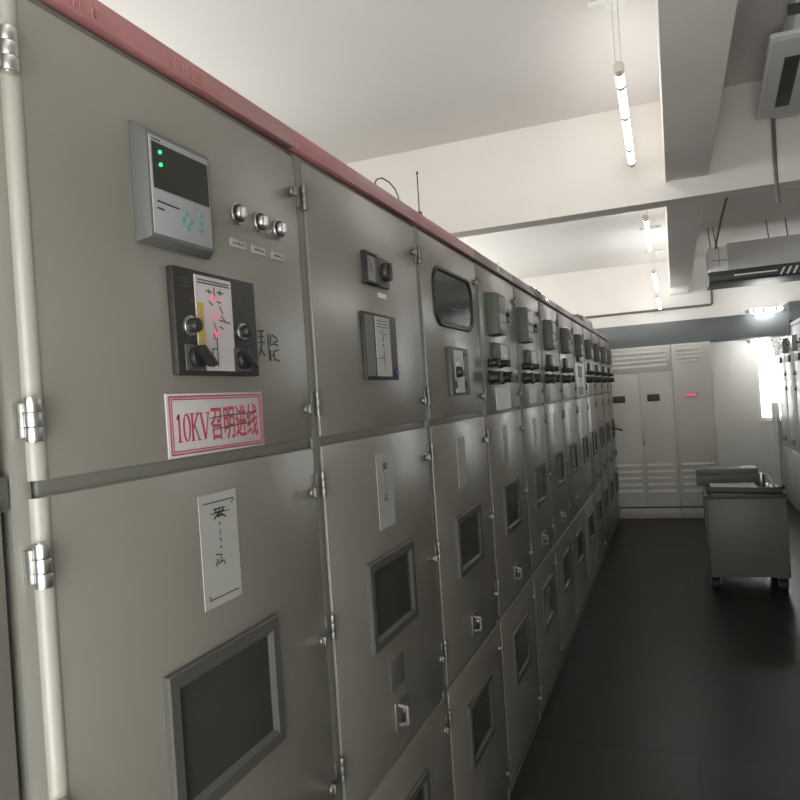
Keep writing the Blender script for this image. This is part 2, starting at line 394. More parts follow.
# handwriting on the door
s = MB()
strokes(s, [(.05, .92, .95, .96), (.5, .95, .5, .5), (.2, .72, .85, .74), (.1, .5, .95, .52), (.55, .45, .1, .02), (.3, .3, .85, .0)], 1.236 - o, 1.262 - o, 1.880, 1.934, .0002, .0034)
strokes(s, [(.05, .98, .1, .05), (.32, .95, .2, .6), (.2, .6, .45, .62), (.2, .42, .2, .05), (.45, .95, .9, .85), (.55, .7, .95, .78), (.5, .65, .95, .6), (.55, .4, .95, .45), (.5, .35, .55, .05), (.55, .12, .98, .05), (.4, .2, .5, .4)], 1.272 - o, 1.316 - o, 1.868, 1.928, .0002, .0032)
s.build('handwritten_marks', M['ink'], c1, smooth=False)
# the red sign
sy0, sy1, sz0, sz1 = .943 - o, 1.232 - o, 1.7005, 1.8075
sg = MB().box(0, .0025, sy0, sy1, sz0, sz1, .0006).build('circuit_sign', M['paper_sign'], c1)
b = MB()
for q, t in ((.007, .0028), (.0125, .0020)):
    strokes(b, [(0, 0, 1, 0), (1, 0, 1, 1), (1, 1, 0, 1), (0, 1, 0, 0)], sy0 + q, sy1 - q, sz0 + q * .8, sz1 - q * .8, .0024, t)
b.build('red_border', M['redink'], sg, smooth=False)
L = MB(); zz0, zz1 = sz0 + .026, sz0 + .072; u0 = sy0 + .023
def slab(y, z, wd=.011): strokes(L, [(0, 0, 1, 0)], y - wd / 2, y + wd / 2, z, z + .001, .0024, .0022)
strokes(L, [(.5, 0, .5, 1), (.5, .98, .1, .82)], u0, u0 + .0125, zz0, zz1, .0024, .0045); slab(u0 + .007, zz0)
def oval(y0, y1, z0, z1):
    P = [(.5 + .5 * math.cos(a * PI / 8), .5 + .5 * math.sin(a * PI / 8)) for a in range(17)]
    for (a, b_), (c, d) in zip(P[:-1], P[1:]):
        strokes(L, [(a, b_, c, d)], y0, y1, z0, z1, .0024, .0042 if abs(a - .5) > .3 else .0022)
oval(u0 + .018, u0 + .034, zz0, zz1)
strokes(L, [(0, 0, 0, 1)], u0 + .041, u0 + .058, zz0, zz1, .0024, .0048)
strokes(L, [(0.05, .42, .95, 1), (.3, .58, 1, 0)], u0 + .041, u0 + .058, zz0, zz1, .0024, .0032)
for yy, z in ((.041, zz0), (.041, zz1), (.059, zz0), (.057, zz1)): slab(u0 + yy, z, .009)
strokes(L, [(0, 1, .5, 0)], u0 + .065, u0 + .087, zz0, zz1, .0024, .0048); strokes(L, [(.5, 0, 1, 1)], u0 + .065, u0 + .087, zz0, zz1, .0024, .0026)
for yy in (.065, .086): slab(u0 + yy, zz1, .010)
L.build('sign_letters', M['redink'], sg, smooth=False)
put('sign_characters', text_mesh('召明进线', 'sign_characters', M['redink'], u0 + .092, sy1 - .022, sz0 + .021, sz0 + .084, .0026), sg)
s = MB(); strokes(s, [(0, .66, .35, .72), (.35, .72, .75, .73), (.75, .73, 1, .78), (0.03, .3, .3, .36), (.3, .36, .7, .42), (.7, .42, .9, .44)], u0 + .090, sy1 - .024, sz0 + .022, sz0 + .082, .0033, .0017)
s.build('pen_strike', M['ink'], sg, smooth=False)
# red header lettering
hd = [ch for ch in c1.children if ch.name.startswith('header_plate')][0]
s = MB()
for n_ in range(5):
    y_ = .985 + n_ * .027
    strokes(s, glyph_strokes(40 + n_, 6), y_ - o, y_ + .021 - o, 2.364, 2.394, .0062, .0016)
for n_ in range(2):
    y_ = .795 + n_ * .030
    strokes(s, glyph_strokes(60 + n_, 5), y_ - o, y_ + .02 - o, 2.366, 2.394, .0062, .0016)
s.build('header_lettering', M['pale_yellow'], hd, smooth=False)
paper_label(c1, 1.011 - o, 1.122 - o, 1.431, 1.629, M['paper_dim'], True, True)
viewing_window(c1, w, 1.112, 1.362); viewing_window(c1, w, .405, .655); pull_lock(c1)

# --- second cabinet
w = SEAM[3] - SEAM[2]; o = SEAM[2]
c2 = cabinet_root(2, 'grey switchgear cabinet with square meter and black knob above a striped panel, antenna on top')
basic_cabinet(2, w, c2, M['paint'])
mt = MB().ring(0, .016, 1.782 - o, 1.868 - o, 2.098, 2.188, .012).build('panel_meter', M['black'], c2)
MB().box(.001, .010, 1.792 - o, 1.858 - o, 2.108, 2.178).build('meter_face', M['relay_face'], mt)
s = MB(); strokes(s, [(.2, .3, .45, .8), (.45, .8, .7, .4), (.15, .75, .3, .9), (.5, .2, .5, .6)], 1.797 - o, 1.853 - o, 2.112, 2.174, .0098, .0022); s.build('meter_scale', M['ink'], mt, smooth=False)
kb = MB().box(0, .010, 1.874 - o, 1.962 - o, 2.100, 2.186, .003).build('selector_switch', M['gasket'], c2)
MB().cyl((.009, 1.925 - o, 2.145), (.026, 1.925 - o, 2.145), .029, .027, seg=22, bev=.003).box(.025, .033, 1.919 - o, 1.931 - o, 2.119, 2.171, .003).build('black_knob', M['black'], kb)
MB().box(0, .0015, 1.885 - o, 1.948 - o, 2.070, 2.084).build('switch_label', M['paper'], c2)
pan = MB().box(0, .012, 1.745 - o, 1.982 - o, 1.832, 2.018, .002).build('status_panel', M['dark'], c2)
MB().box(.0115, .0135, 1.820 - o, 1.925 - o, 1.842, 2.010).build('mimic_diagram', M['paper_dim'], pan)
MB().box(.0115, .0130, 1.752 - o, 1.808 - o, 1.842, 2.010).build('grey_strip', M['relay'], pan)
s = MB(); strokes(s, [(.1, .93, .9, .93), (.1, .88, .9, .88), (.1, .83, .9, .83), (.2, .75, .4, .74), (.5, .8, .5, .6), (.6, .72, .8, .72), (.5, .45, .5, .1), (.1, .3, .5, .3)], 1.82 - o, 1.925 - o, 1.842, 2.01, .0134, .0025)
s.build('line_diagram', M['gasket'], pan, smooth=False)
for z in (1.945, 1.93, 1.90): MB().cyl((.0133, 1.868 - o, z), (.015, 1.868 - o, z), .004, seg=10).build('red_mark', M['redink'], pan)
MB().cyl((.011, 1.965 - o, 1.852), (.018, 1.965 - o, 1.852), .007, seg=12).build('blue_button', mat('blue_plastic', (.05, .06, .22), .4), pan)
paper_label(c2, 1.790 - o, 1.905 - o, 1.418, 1.627, M['paper_dim'], True)
viewing_window(c2, w, 1.114, 1.350); viewing_window(c2, w, .405, .655); pull_lock(c2)
MB().box(0, .002, .352, .452, .970, 1.052, .0008).build('rating_plate', mat('worn_rating_plate', (.11, .105, .108), .6, noise=.1, nscale=20), c2)

# --- third cabinet
w = SEAM[4] - SEAM[3]; o = SEAM[3]
c3 = cabinet_root(3, 'grey switchgear cabinet with large rounded dark observation window in its upper door')
basic_cabinet(3, w, c3, M['paint'])
ow = MB().ring(0, .010, 2.392 - o, 2.905 - o, 2.030, 2.250, .018, rad=.075).build('observation_window', M['black'], c3)
g = MB()
rr = .06; P = []
for cy, cz, a0 in ((2.870 - o - rr, 2.052 + rr, -90), (2.870 - o - rr, 2.230 - rr, 0), (2.410 - o + rr, 2.230 - rr, 90), (2.410 - o + rr, 2.052 + rr, 180)):
    for k_ in range(7):
        a = math.radians(a0 + 15 * k_); P.append((.001, cy + rr * math.cos(a), cz + rr * math.sin(a)))
g.prism(P, (.004, 0, 0)); g.build('glass', M['obsglass'], ow)
s = MB(); strokes(s, [(.35, .28, .68, .30), (.68, .30, .98, .45), (.05, .82, .2, .88), (.2, .88, .45, .8)], 2.42 - o, 2.86 - o, 2.06, 2.22, .0052, .0045)
s.build('cable_behind_glass', M['gasket'], ow, smooth=False)
br = MB().box(0, .018, 2.505 - o, 2.745 - o, 1.775, 1.957, .003).build('breaker_unit', M['gasket'], c3)
MB().box(.016, .0195, 2.545 - o, 2.665 - o, 1.785, 1.945).build('mimic_diagram', M['acgrey'], br)
MB().cyl((.018, 2.575 - o, 1.862), (.040, 2.575 - o, 1.862), .022, .018, seg=18, bev=.003).box(.036, .046, 2.57 - o, 2.61 - o, 1.848, 1.862, .002).build('round_knob', M['black'], br)
MB().cyl((.019, 2.572 - o, 1.893), (.024, 2.572 - o, 1.893), .006, seg=12).build('white_light', M['paper'], br)
MB().box(.018, .0225, 2.545 - o, 2.556 - o, 1.80, 1.83).box(.018, .0225, 2.68 - o, 2.69 - o, 1.80, 1.83).box(.018, .0225, 2.672 - o, 2.70 - o, 1.925, 1.937).build('small_switches', M['black'], br)
paper_label(c3, 2.562 - o, 2.670 - o, 1.425, 1.615, M['paper_dim'], False)
viewing_window(c3, w, 1.106, 1.330); viewing_window(c3, w, .405, .640); pull_lock(c3)

# --- the repeated feeder cabinets
def knob_pairs(root, y, z):
    for k_ in (0, 1):
        shared('knob_s', 'control_knob', lambda: knob_mb(.021, .052), M['black'], root, (.002, y + k_ * .215, z + .066))
        shared('knob_l', 'selector_knob', lambda: knob_mb(.033, .060), M['black'], root, (.002, y - .01 + k_ * .225, z))
    MB().box(0, .010, y - .03, y + .25, z - .032, z + .028, .002).build('knob_plate', M['gasket'], root)

def feeder(i, label, relay_off, relay_mat, paint, extra=(), x=XF, y=None, rz=0.0, group=None, width=None):
    plain = 'plain' in extra
    w = (SEAM[i + 1] - SEAM[i]) if width is None else width
    r = cabinet_root(i, label, x, y, rz, group or 'switchgear cabinets of the long left row')
    basic_cabinet(i, w, r, paint, False, plain)
    small_relay(r, relay_off, relay_mat)
    shared('feeder_knob', 'relay_knob', lambda: knob_mb(.019, .04), M['dmetal'], r, (0, .50, 2.135))
    shared('feeder_knob2', 'relay_button', lambda: MB().cyl((0, 0, 0), (.02, 0, 0), .014, seg=14, bev=.002), M['black'], r, (0, .56, 2.165))
    MB().box(0, .0015, .45, .56, 2.065, 2.085).build('switch_label', M['paper_dim'], r)
    pz = .075 if 'plainknobs' in extra else 0
    p = MB().box(0, .022, .20, .50, 1.925 + pz, 2.008 + pz * .4, .003).build('status_panel', M['gasket'], r)
    MB().box(.021, .0235, .30, .46, 1.932 + pz, 2.002 + pz * .4).build('mimic_diagram', M['acgrey'], p)
    MB().cyl((.023, .37, 1.945 + pz), (.030, .37, 1.945 + pz), .012, seg=14).build('white_light', M['paper'], p)
    if not plain and 'plainknobs' not in extra: knob_pairs(r, .135, 1.846)
    y0_, y1_ = .232, .545
    if 'bright' in extra: paper_label(r, y0_, y1_, 1.694, 1.800, M['paper'], False)
    elif 'nolabel' not in extra: paper_label(r, y0_ + .03, y1_ - .03, 1.700, 1.792, M['paper_dim'], False)
    paper_label(r, .315, .42, 1.445, 1.615, M['paper_dim'], False)
    if not plain: viewing_window(r, w, 1.106, 1.338); viewing_window(r, w, .405, .645)
    pull_lock(r)
    return r

feeder(4, 'fourth full cabinet from the front, grey-green relay box and bright white label', .158, M['relay_green'], M['paint'], ('bright',))
feeder(5, 'fifth full cabinet from the front, dark relay beside a cluster of small black knobs', .060, M['relay'], M['paint'])
feeder(6, 'sixth full switchgear cabinet from the front, just past the one with knob cluster', .155, M['relay'], M['paint'])
feeder(7, 'seventh full switchgear cabinet from the front, second before the hanging white sign', .15, M['relay'], M['paint'])
c8 = feeder(8, 'eighth full switchgear cabinet from the front, paler doors and a tall white sign', .12, M['relay'], M['paint_mid'], ('nolabel', 'plainknobs'))
sg = MB().box(.0, .007, .02, .62, 1.690, 1.985, .002).build('hanging_sign', M['paper'], c8)
s = MB(); strokes(s, [(.2, .9, .85, .9), (.5, .92, .55, .45), (.25, .78, .8, .78), (.2, .66, .8, .66)], .08, .56, 1.70, 1.975, .0068, .034)
strokes(s, [(.5, .65, .5, .35), (.2, .24, .85, .24), (.2, .12, .85, .12), (.25, .28, .25, .08), (.8, .28, .8, .08)], .08, .56, 1.70, 1.975, .0068, .036)
s.build('sign_characters', M['duct'], sg, smooth=False)
feeder(9, 'ninth full switchgear cabinet from the front, just past the one with tall white sign', .15, M['relay'], M['paint'], ('nolabel',))
feeder(10, 'third cabinet from the far end of the long left row', .14, M['relay'], M['paint'], ('nolabel',))
feeder(11, 'second cabinet from the far end of the long left row', .14, M['relay'], M['paint'], ('nolabel',))
c12 = feeder(12, 'last cabinet of the long left row, dark lever sticking out by the louvred cabinet', .10, M['relay'], M['paint'], ('nolabel',))
MB().cyl((0, .38, 1.22), (.02, .38, 1.22), .02).tube([(.015, .38, 1.22), (.09, .37, 1.20), (.12, .36, 1.19)], .012).build('lever', M['black'], c12)

# facing row on the right, door side to the aisle
XR = 1.385
yr = 11.42
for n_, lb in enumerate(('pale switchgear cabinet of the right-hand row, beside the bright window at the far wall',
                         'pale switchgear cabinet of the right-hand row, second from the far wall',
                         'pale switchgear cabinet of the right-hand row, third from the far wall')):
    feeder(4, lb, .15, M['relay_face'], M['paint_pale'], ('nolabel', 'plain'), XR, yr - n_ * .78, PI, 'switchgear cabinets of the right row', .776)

for n_ in range(3, 9):  # cabinets out of view, added for shade and reflections on the left doors
    feeder(4, 'grey switchgear cabinet of the right-hand row, out of view, added for shade and reflections on the left doors', .15, M['relay'], M['paint'], ('nolabel', 'plain'), XR, yr - n_ * .78, PI, 'unseen switchgear cabinets added to the right row', .776)

# ------------------------------------------------------------------ things on top of the left row
t = tag(MB().cyl((0, 0, 0), (0, 0, .022), .013, .009, seg=12).cyl((0, 0, .02), (0, .004, .160), .0022, seg=8).cyl((0, .004, .156), (0, .004, .164), .004, seg=8).build('rod_antenna', M['ink'], None, (XF - .02, 2.368, ZTOP)),
        'thin black rod antenna standing on the red header of the second cabinet', 'antenna')
pts = [(0, 0, .003), (0, -.05, .012)] + [(0, -.06 + .12 * math.sin(a) * 1.0 + .07, .012 + .03 * (1 - math.cos(a))) for a in ()]
P = [(-.02, 1.955, .0), (-.02, 1.985, .022), (-.02, 2.03, .034), (-.02, 2.09, .036), (-.02, 2.14, .030), (-.02, 2.168, .014), (-.02, 2.165, -.001)]
tag(MB().tube([(0, y - 1.955, z * 1.45 + .002) for x, y, z in P], .0022).build('wire_loop', M['ink'], None, (XF - .02, 1.955, ZTOP)),
    'black wire loop bent over the red header of the second cabinet', 'wire')
m = MB()
m.prism([(0, 0, 0), (0, .10, -.005), (0, .30, -.045), (0, .26, -.050)], (.003, 0, 0))
m.prism([(0, .26, -.050), (0, .30, -.045), (0, .36, -.002), (0, .33, -.004)], (.003, 0, 0))
m.prism([(0, .40, -.02), (0, .62, -.012), (0, .62, -.030), (0, .48, -.034)], (.003, 0, 0))
m.box(-.05, .003, .0, .36, -.001, .003)
tag(m.build('foil_tape', M['silver'], None, (XF + .008, 4.32, ZTOP + .0015)), 'torn silver foil tape draped over the header of the fifth cabinet', 'tape')
m = MB().box(-.30, -.01, 0, .85, 0, .075, .012).box(-.26, -.05, .05, .7, .07, .095, .01)
r = thing('terminal_box', 'dark grey box lying on top of the left row towards the far end', 'box', (XF, 7.12, ZTOP))
m.build('box_body', M['dmetal'], r); MB().cyl((-.012, .18, .02), (.002, .18, .02), .014).build('white_cap', M['paper'], r)
s = MB().box(-.001, .0015, 0, .03, .0, .026).cyl((0, .012, .02), (.004, .012, .045), .004)
tag(s.build('paper_tag', M['paper'], None, (XF + .0065, 3.42, ZHEAD + .012)), 'tiny white paper tag stuck on the header above the fourth cabinet', 'tag')

# ------------------------------------------------------------------ the room
RX0, RX1, RY0, RY1 = -3.2, 3.6, -.58, 11.45
ZC = H + 1.65
struct('floor', MB().box(RX0 - .2, RX1 + .2, RY0 - .2, RY1 + .2, -.1, 0), M['floor'])
struct('ceiling', MB().box(RX0 - .2, RX1 + .2, RY0 - .2, RY1 + .2, ZC, ZC + .15), M['ceiling'])
LW = ((.2, 3.6), (4.9, 10.1)); LZ0, LZ1 = 1.9, 3.1  # unseen high windows, added to brighten the ceiling
wl = MB(); yy_ = RY0
for a_, b_ in LW:
    wl.box(RX0 - .2, RX0, yy_, a_, 0, ZC).box(RX0 - .2, RX0, a_, b_, 0, LZ0).box(RX0 - .2, RX0, a_, b_, LZ1, ZC); yy_ = b_
wl.box(RX0 - .2, RX0, yy_, RY1, 0, ZC)
struct('wall_left', wl, M['wall'])
RW = ((5.2, 9.6),); RZ0, RZ1 = 2.85, 3.25  # unseen high window, added to bring light into the right bay
wr = MB(); yy_ = RY0
for a_, b_ in RW:
    wr.box(RX1, RX1 + .2, yy_, a_, 0, ZC).box(RX1, RX1 + .2, a_, b_, 0, RZ0).box(RX1, RX1 + .2, a_, b_, RZ1, ZC); yy_ = b_
wr.box(RX1, RX1 + .2, yy_, RY1, 0, ZC)
struct('wall_right', wr, M['wall'])
WX0, WX1, WZ0, WZ1 = 1.12, 2.10, H - .635, H + .425
wf = MB().box(RX0, WX0, RY1, RY1 + .2, 0, ZC).box(WX1, RX1, RY1, RY1 + .2, 0, ZC)
wf.box(WX0, WX1, RY1, RY1 + .2, 0, WZ0).box(WX0, WX1, RY1, RY1 + .2, WZ1, ZC)
struct('wall_far', wf, M['wall'])
BX0, BX1, BZ0, BZ1 = -.75, .75, .35, 2.35  # unseen opening, set close behind the camera to light the near doors
wb = MB().box(RX0, BX0, RY0 - .2, RY0, 0, ZC).box(BX1, RX1, RY0 - .2, RY0, 0, ZC)
wb.box(BX0, BX1, RY0 - .2, RY0, 0, BZ0).box(BX0, BX1, RY0 - .2, RY0, BZ1, ZC)
struct('wall_near', wb, M['wall'])
def window(n, x0, x1, z0, z1, y):
    f = MB(); t = .035
    f.box(x0, x1, y, y + .06, z0, z0 + t).box(x0, x1, y, y + .06, z1 - t, z1).box(x0, x0 + t, y, y + .06, z0 + t, z1 - t).box(x1 - t, x1, y, y + .06, z0 + t, z1 - t)
    f.box((x0 + x1) / 2 - .02, (x0 + x1) / 2 + .02, y, y + .06, z0 + t, z1 - t)
    f.box(x0 - .03, x1 + .03, y - .03, y + .04, z0 - .03, z0 - .001)
    w_ = struct('window_%d' % n, f, M['white'])
    MB().box(x0 + t, x1 - t, y + .028, y + .032, z0 + t, z1 - t).build('pane', M['pane'], w_)
window(1, WX0, WX1, WZ0, WZ1, RY1 + .01)
window(2, BX0, BX1, BZ0, BZ1, RY0 - .12)  # added behind the camera as a light source, never in view
for n_, (x_, a_, b_, z0_, z1_) in enumerate([(RX0 - .14, *q, LZ0, LZ1) for q in LW] + [(RX1 + .08, *q, RZ0, RZ1) for q in RW]):
    f = MB(); t = .05
    f.box(x_, x_ + .06, a_, b_, z0_, z0_ + t).box(x_, x_ + .06, a_, b_, z1_ - t, z1_)
    for k_ in range(4):
        q_ = a_ + (b_ - a_ - t) * k_ / 3; f.box(x_, x_ + .06, q_, q_ + t, z0_, z1_)
    w_ = struct('window_%d' % (3 + n_), f, M['white'])  # side windows out of view, added for their daylight
    MB().box(x_ + .028, x_ + .032, a_ + t, b_ - t, z0_ + t, z1_ - t).build('pane', M['pane'], w_)
# beams
struct('trim_1', MB().box(RX0, RX1, 4.48, 4.64, H + 1.064, ZC), M['beam'])
struct('trim_2', MB().box(RX0, RX1, 10.36, 10.62, H + .80, ZC), M['beam'])
struct('trim_4', MB().box(.027, .258, RY0, 10.36, H + 1.17, ZC), M['beam'])

# duct along the far beam
d = thing('busbar_duct', 'long blue-grey boxed duct running across above the louvred cabinets', 'duct', (0, 9.92, H + .485))
MB().box(-3.0, 1.37, 0, .40, 0, .30, .006).build('duct_casing', M['duct'], d)
MB().box(1.365, 1.9, -.06, .42, .17, .40, .008).build('end_box', M['duct'], d)
for xx in (-1.6, -.4, .8): MB().box(xx, xx + .05, .30, .36, .30, .322).box(xx, xx + .05, .36, .44, .312, .322).build('bracket', M['dmetal'], d)

# conduit on the far beam, with the drain drop
zc_ = H + .988
tag(MB().tube([(-1.3, 0, 0), (.515, 0, 0), (.535, 0, .02), (.54, 0, .26), (.54, -.4, .29), (.54, -1.312, .30)], .016).build('drain_pipe', M['cable'], None, (0, 10.335, zc_)),
    'thin grey-brown drain pipe running along the far beam and up to the air unit', 'pipe')

# louvred cabinets at the far end
YB = 9.86
def louvre_bank(root, x0, x1, z0, z1, n):
    m = MB()
    for k_ in range(n):
        z = z0 + (k_ + .5) * (z1 - z0) / n
        m.prism([(x0, -.001, z - .016), (x0, -.011, z - .016), (x0, -.001, z + .014)], (x1 - x0, 0, 0))
    return m.build('louvre_bank', M['endcab'], root)
ZT = H + .482
e = thing('louvred_cabinet', 'tall grey two-door louvred cabinet with two dark slots at the far end', 'cabinet', (-.845, YB, 0), 0, 'louvred cabinets at the far end')
MB().box(0, .83, .0, .75, .15, ZT, .004).build('cabinet_body', M['endcab'], e)
MB().box(0, .83, -.01, .75, 0, .135, .004).build('plinth', M['plinth'], e)
MB().box(.002, .83, .012, .75, .130, .155).build('shadow_gap', M['rubber'], e)
pn = MB().box(.012, .818, -.012, 0, H + .155, ZT - .01, .003).build('top_panel', M['endcab'], e)
for x0, x1 in ((.012, .412), (.418, .818)): MB().box(x0, x1, -.014, 0, .165, H + .140, .003).build('door', M['endcab'], e)
ln = louvre_bank(e, .06, .77, H + .20, ZT - .04, 4); ln.location = (0, -.012, 0)
for a, b_ in ((.05, .375), (.455, .78)):
    q = louvre_bank(e, a, b_, .32, .75, 5); q.location = (0, -.014, 0)
for a in (.075, .505): MB().box(a, a + .155, -.020, -.012, H - .235, H - .145, .003).build('meter_slot', M['slot'], e)
MB().box(.422, .452, -.034, -.014, H - .80, H - .66, .004).box(.43, .445, -.048, -.03, H - .79, H - .73, .003).build('handle', M['brass'], e)
e = thing('louvred_cabinet', 'narrow grey louvred cabinet with red digit display, beside the far wall', 'cabinet', (-.010, YB, 0), 0, 'louvred cabinets at the far end')
MB().box(0, .47, 0, .75, .15, ZT, .004).build('cabinet_body', M['endcab'], e)
MB().box(0, .47, -.01, .75, 0, .135, .004).build('plinth', M['plinth'], e)
MB().box(.0, .468, .012, .75, .130, .155).build('shadow_gap', M['rubber'], e)
MB().box(.012, .458, -.014, 0, .165, ZT - .01, .003).build('door', M['endcab'], e)
q = louvre_bank(e, .06, .36, H + .235, ZT - .04, 4); q.location = (0, -.014, 0)
q = louvre_bank(e, .05, .42, .32, .75, 5); q.location = (0, -.014, 0)
dm = MB().box(.135, .285, -.026, -.012, H - .205, H - .155, .003).build('digit_display', M['pinkwhite'], e)
m = MB()
for k_ in range(4): m.ring(0, .003, .0, .022, 0, .03, .0055, bev=.0005)
m.bm.free(); m = MB()
for k_ in range(4):
    x0 = .150 + k_ * .032; z0 = H - .196; dgt = ('8', '3', '0', '8')[k_]
    segs = {'8': [(0, 0, 1, 0), (0, .5, 1, .5), (0, 1, 1, 1), (0, 0, 0, 1), (1, 0, 1, 1)], '3': [(0, 0, 1, 0), (0, .5, 1, .5), (0, 1, 1, 1), (1, 0, 1, 1)], '0': [(0, 0, 1, 0), (0, 1, 1, 1), (0, 0, 0, 1), (1, 0, 1, 1)]}[dgt]
    for a, b_, c_, d_ in segs:
        m.box(x0 + min(a, c_) * .017 - .003, x0 + max(a, c_) * .017 + .003, -.0285, -.0255, z0 + min(b_, d_) * .030 - .003, z0 + max(b_, d_) * .030 + .003)
m.build('red_digits', M['red_led'], dm)

# ------------------------------------------------------------------ lamps
GL = 'hanging tube lamps over the aisle'
def tube_lamp(p0, p1, label, hang=True, group=GL):
    p0, p1 = Vector(p0), Vector(p1); d = p1 - p0; u = d.normalized(); Lh = d.length
    r = thing('tube_lamp', label, 'lamp', p0, 0, group)
    MB().cyl((0, 0, 0), d, .0185, seg=14).build('lamp_tube', M['lamp_window'] if p0.y > 11 or (p0.y > 10.5 and not hang) else M['lamp_wall'] if not hang else M['lamp_far'] if p0.y > 7.5 else M['lamp'], r)
    for a, b_ in ((-.045, .01), (Lh - .01, Lh + .035)):
        MB().cyl(u * a, u * b_, .023, seg=14, bev=.002).build('end_cap', M['lampcap'], r)
    for f_ in (.12, .42, .80):
        MB().cyl(u * (Lh * f_ - .016), u * (Lh * f_ + .016), .022, seg=14).build('clip', M['lampcap'], r)
    if not hang and p0.y < 10.5:
        MB().box(.04, .07, .015, .086, -.045, .012, .002).box(Lh - .07, Lh - .04, .015, .086, -.045, .012, .002).build('bracket', M['lampcap'], r)
    if not hang and p0.y > 10.5:
        MB().box(.02, .05, .0, .47, .018, .032, .002).box(Lh - .05, Lh - .02, .0, .47, .018, .032, .002).build('bracket', M['lampcap'], r)
    if hang:
        ztop = ZC - p0.z
        MB().cyl((0, 0, ztop - .03), (0, 0, ztop), .045, .05, seg=18).box(-.11, .10, -.012, .012, ztop - .018, ztop - .001, .003).build('ceiling_rose', M['white'], r)
        for s_ in (-.012, .012):
            MB().cyl((s_, u.y * -.02, .0), (s_, u.y * -.02, ztop - .01), .0022, seg=6).build('hanging_wire', M['lampcap'], r)
        e_ = d - u * .05; ze = ZC - (p0 + e_).z
        MB().cyl(e_, (e_.x, e_.y, e_.z + ze - .001), .0016, seg=6).build('hanging_wire', M['lampcap'], r)
    return r
Z = H
tube_lamp((-.135, 3.19, Z + 1.335), (-.150, 4.36, Z + 1.288), 'nearest lit white tube lamp hanging on wires before the cross beam')
tube_lamp((-.130, 6.12, Z + 1.330), (-.136, 7.28, Z + 1.285), 'lit tube lamp hanging just past the cross beam, first of three beyond it')
tube_lamp((-.128, 8.02, Z + 1.170), (-.120, 9.20, Z + 1.125), 'lit tube lamp hanging past the cross beam, middle of three beyond it')
tube_lamp((-.130, 9.46, Z + 1.068), (-.115, 10.24, Z + 1.004), 'farthest hanging tube lamp, short, near the far beam')
tube_lamp((-.14, -.35, Z + 1.335), (-.15, .85, Z + 1.30), 'lit tube lamp hanging above the photographer')
tube_lamp((.925, 9.83, Z + .81), (1.30, 9.83, Z + .81), 'short lit tube lamp along the upper edge of the blue-grey duct', False, 'wall tube lamps near the window')
tube_lamp((1.03, 10.98, Z + .484), (1.27, 10.98, Z + .484), 'short lit tube lamp in front of the far wall above the window', False, 'wall tube lamps near the window')

# ------------------------------------------------------------------ air conditioners
def ac_profile(root):
    return
a = thing('air_conditioner', 'white ceiling air conditioner with slanted underside at the top right corner', 'air conditioner', (.49, 3.46, H), 0, 'ceiling air conditioners')
prof = [(0, 0, 1.505), (0, .76, 1.345), (0, .96, 1.40), (0, .98, 1.63), (0, .06, 1.64), (0, .0, 1.58)]
MB().prism([(.09, y, z + (.022 if y < .9 and z < 1.55 else 0)) for _, y, z in prof], (1.15, 0, 0), .012).build('casing', M['white'], a)
def on_slant(y, off): return (1.505 - .16 * y / .76) - off
MB().prism([(0, .10, on_slant(.1, .0)), (0, .76, on_slant(.76, .0)), (1.3, .76, on_slant(.76, .0)), (1.3, .10, on_slant(.1, .0))], (0, .006, .028), .012).build('panel_rim', M['white'], a)
MB().prism([(.014, .12, on_slant(.12, .004)), (.014, .74, on_slant(.74, .004)), (1.286, .74, on_slant(.74, .004)), (1.286, .12, on_slant(.12, .004))], (0, .001, .010), .002).build('bottom_panel', M['acpanel'], a)
for k_ in range(5):
    x0 = .075 + k_ * .235
    g_ = MB().prism([(x0, .25, on_slant(.25, .009)), (x0, .65, on_slant(.65, .009)), (x0 + .066, .65, on_slant(.65, .009)), (x0 + .066, .25, on_slant(.25, .009))], (0, .001, .010), .004)
    g_.build('inlet_slot', M['acdark'], a)
MB().box(.06, 1.24, -.012, .01, 1.525, 1.565, .003).build('outlet_vane', M['acdark'], a)
m = MB()
for x0 in (.1, 1.2): m.cyl((x0, .5, 1.60), (x0, .5, 1.65), .01)
m.build('hanger', M['dmetal'], a)
tag(MB().tube([(.595, 4.40, H + 1.402), (.590, 4.40, H + 1.15), (.594, 4.42, H + 1.02), (.598, 4.42, H + .94)], .0105).build('drain_hose', M['cable']),
    'dark hose hanging straight down from the nearer air conditioner', 'hose')

a = thing('air_conditioner', 'grey ceiling air unit hung on rods beyond the cross beam, pale end panel', 'air conditioner', (.42, 8.42, H), 0, 'ceiling air conditioners')
MB().box(.20, 1.05, 0, .60, 1.155, 1.445, .006).build('casing', M['acgrey'], a)
MB().box(.01, .20, .002, .60, 1.155, 1.415, .006).build('end_panel', M['white'], a)
MB().prism([(0, -.015, 1.055), (0, -.015, 1.10), (0, .01, 1.155), (0, .60, 1.155), (0, .60, 1.03), (0, .02, 1.03)], (1.05, 0, 0), .004).build('bottom_tray', M['acdark'], a)
MB().box(.25, .66, -.022, -.014, 1.085, 1.100, .002).build('light_strip', M['white'], a)
m = MB()
for k_ in range(6): m.prism([(.68 + k_ * .06, -.021, 1.045), (.70 + k_ * .06, -.021, 1.045), (.74 + k_ * .06, -.021, 1.12), (.72 + k_ * .06, -.021, 1.12)], (0, .008, 0))
m.build('outlet_vane', M['white'], a)
MB().box(1.05, 1.25, .01, .6, 1.10, 1.44, .005).build('end_cap', M['acdark'], a)
m = MB()
for x0, y0 in ((.045, .1), (.10, .1), (.62, .1), (.80, .1)): m.cyl((x0, y0, 1.40), (x0 - .02, y0, 1.65), .006, seg=6)
m.build('hanging_rod', M['cable'], a)
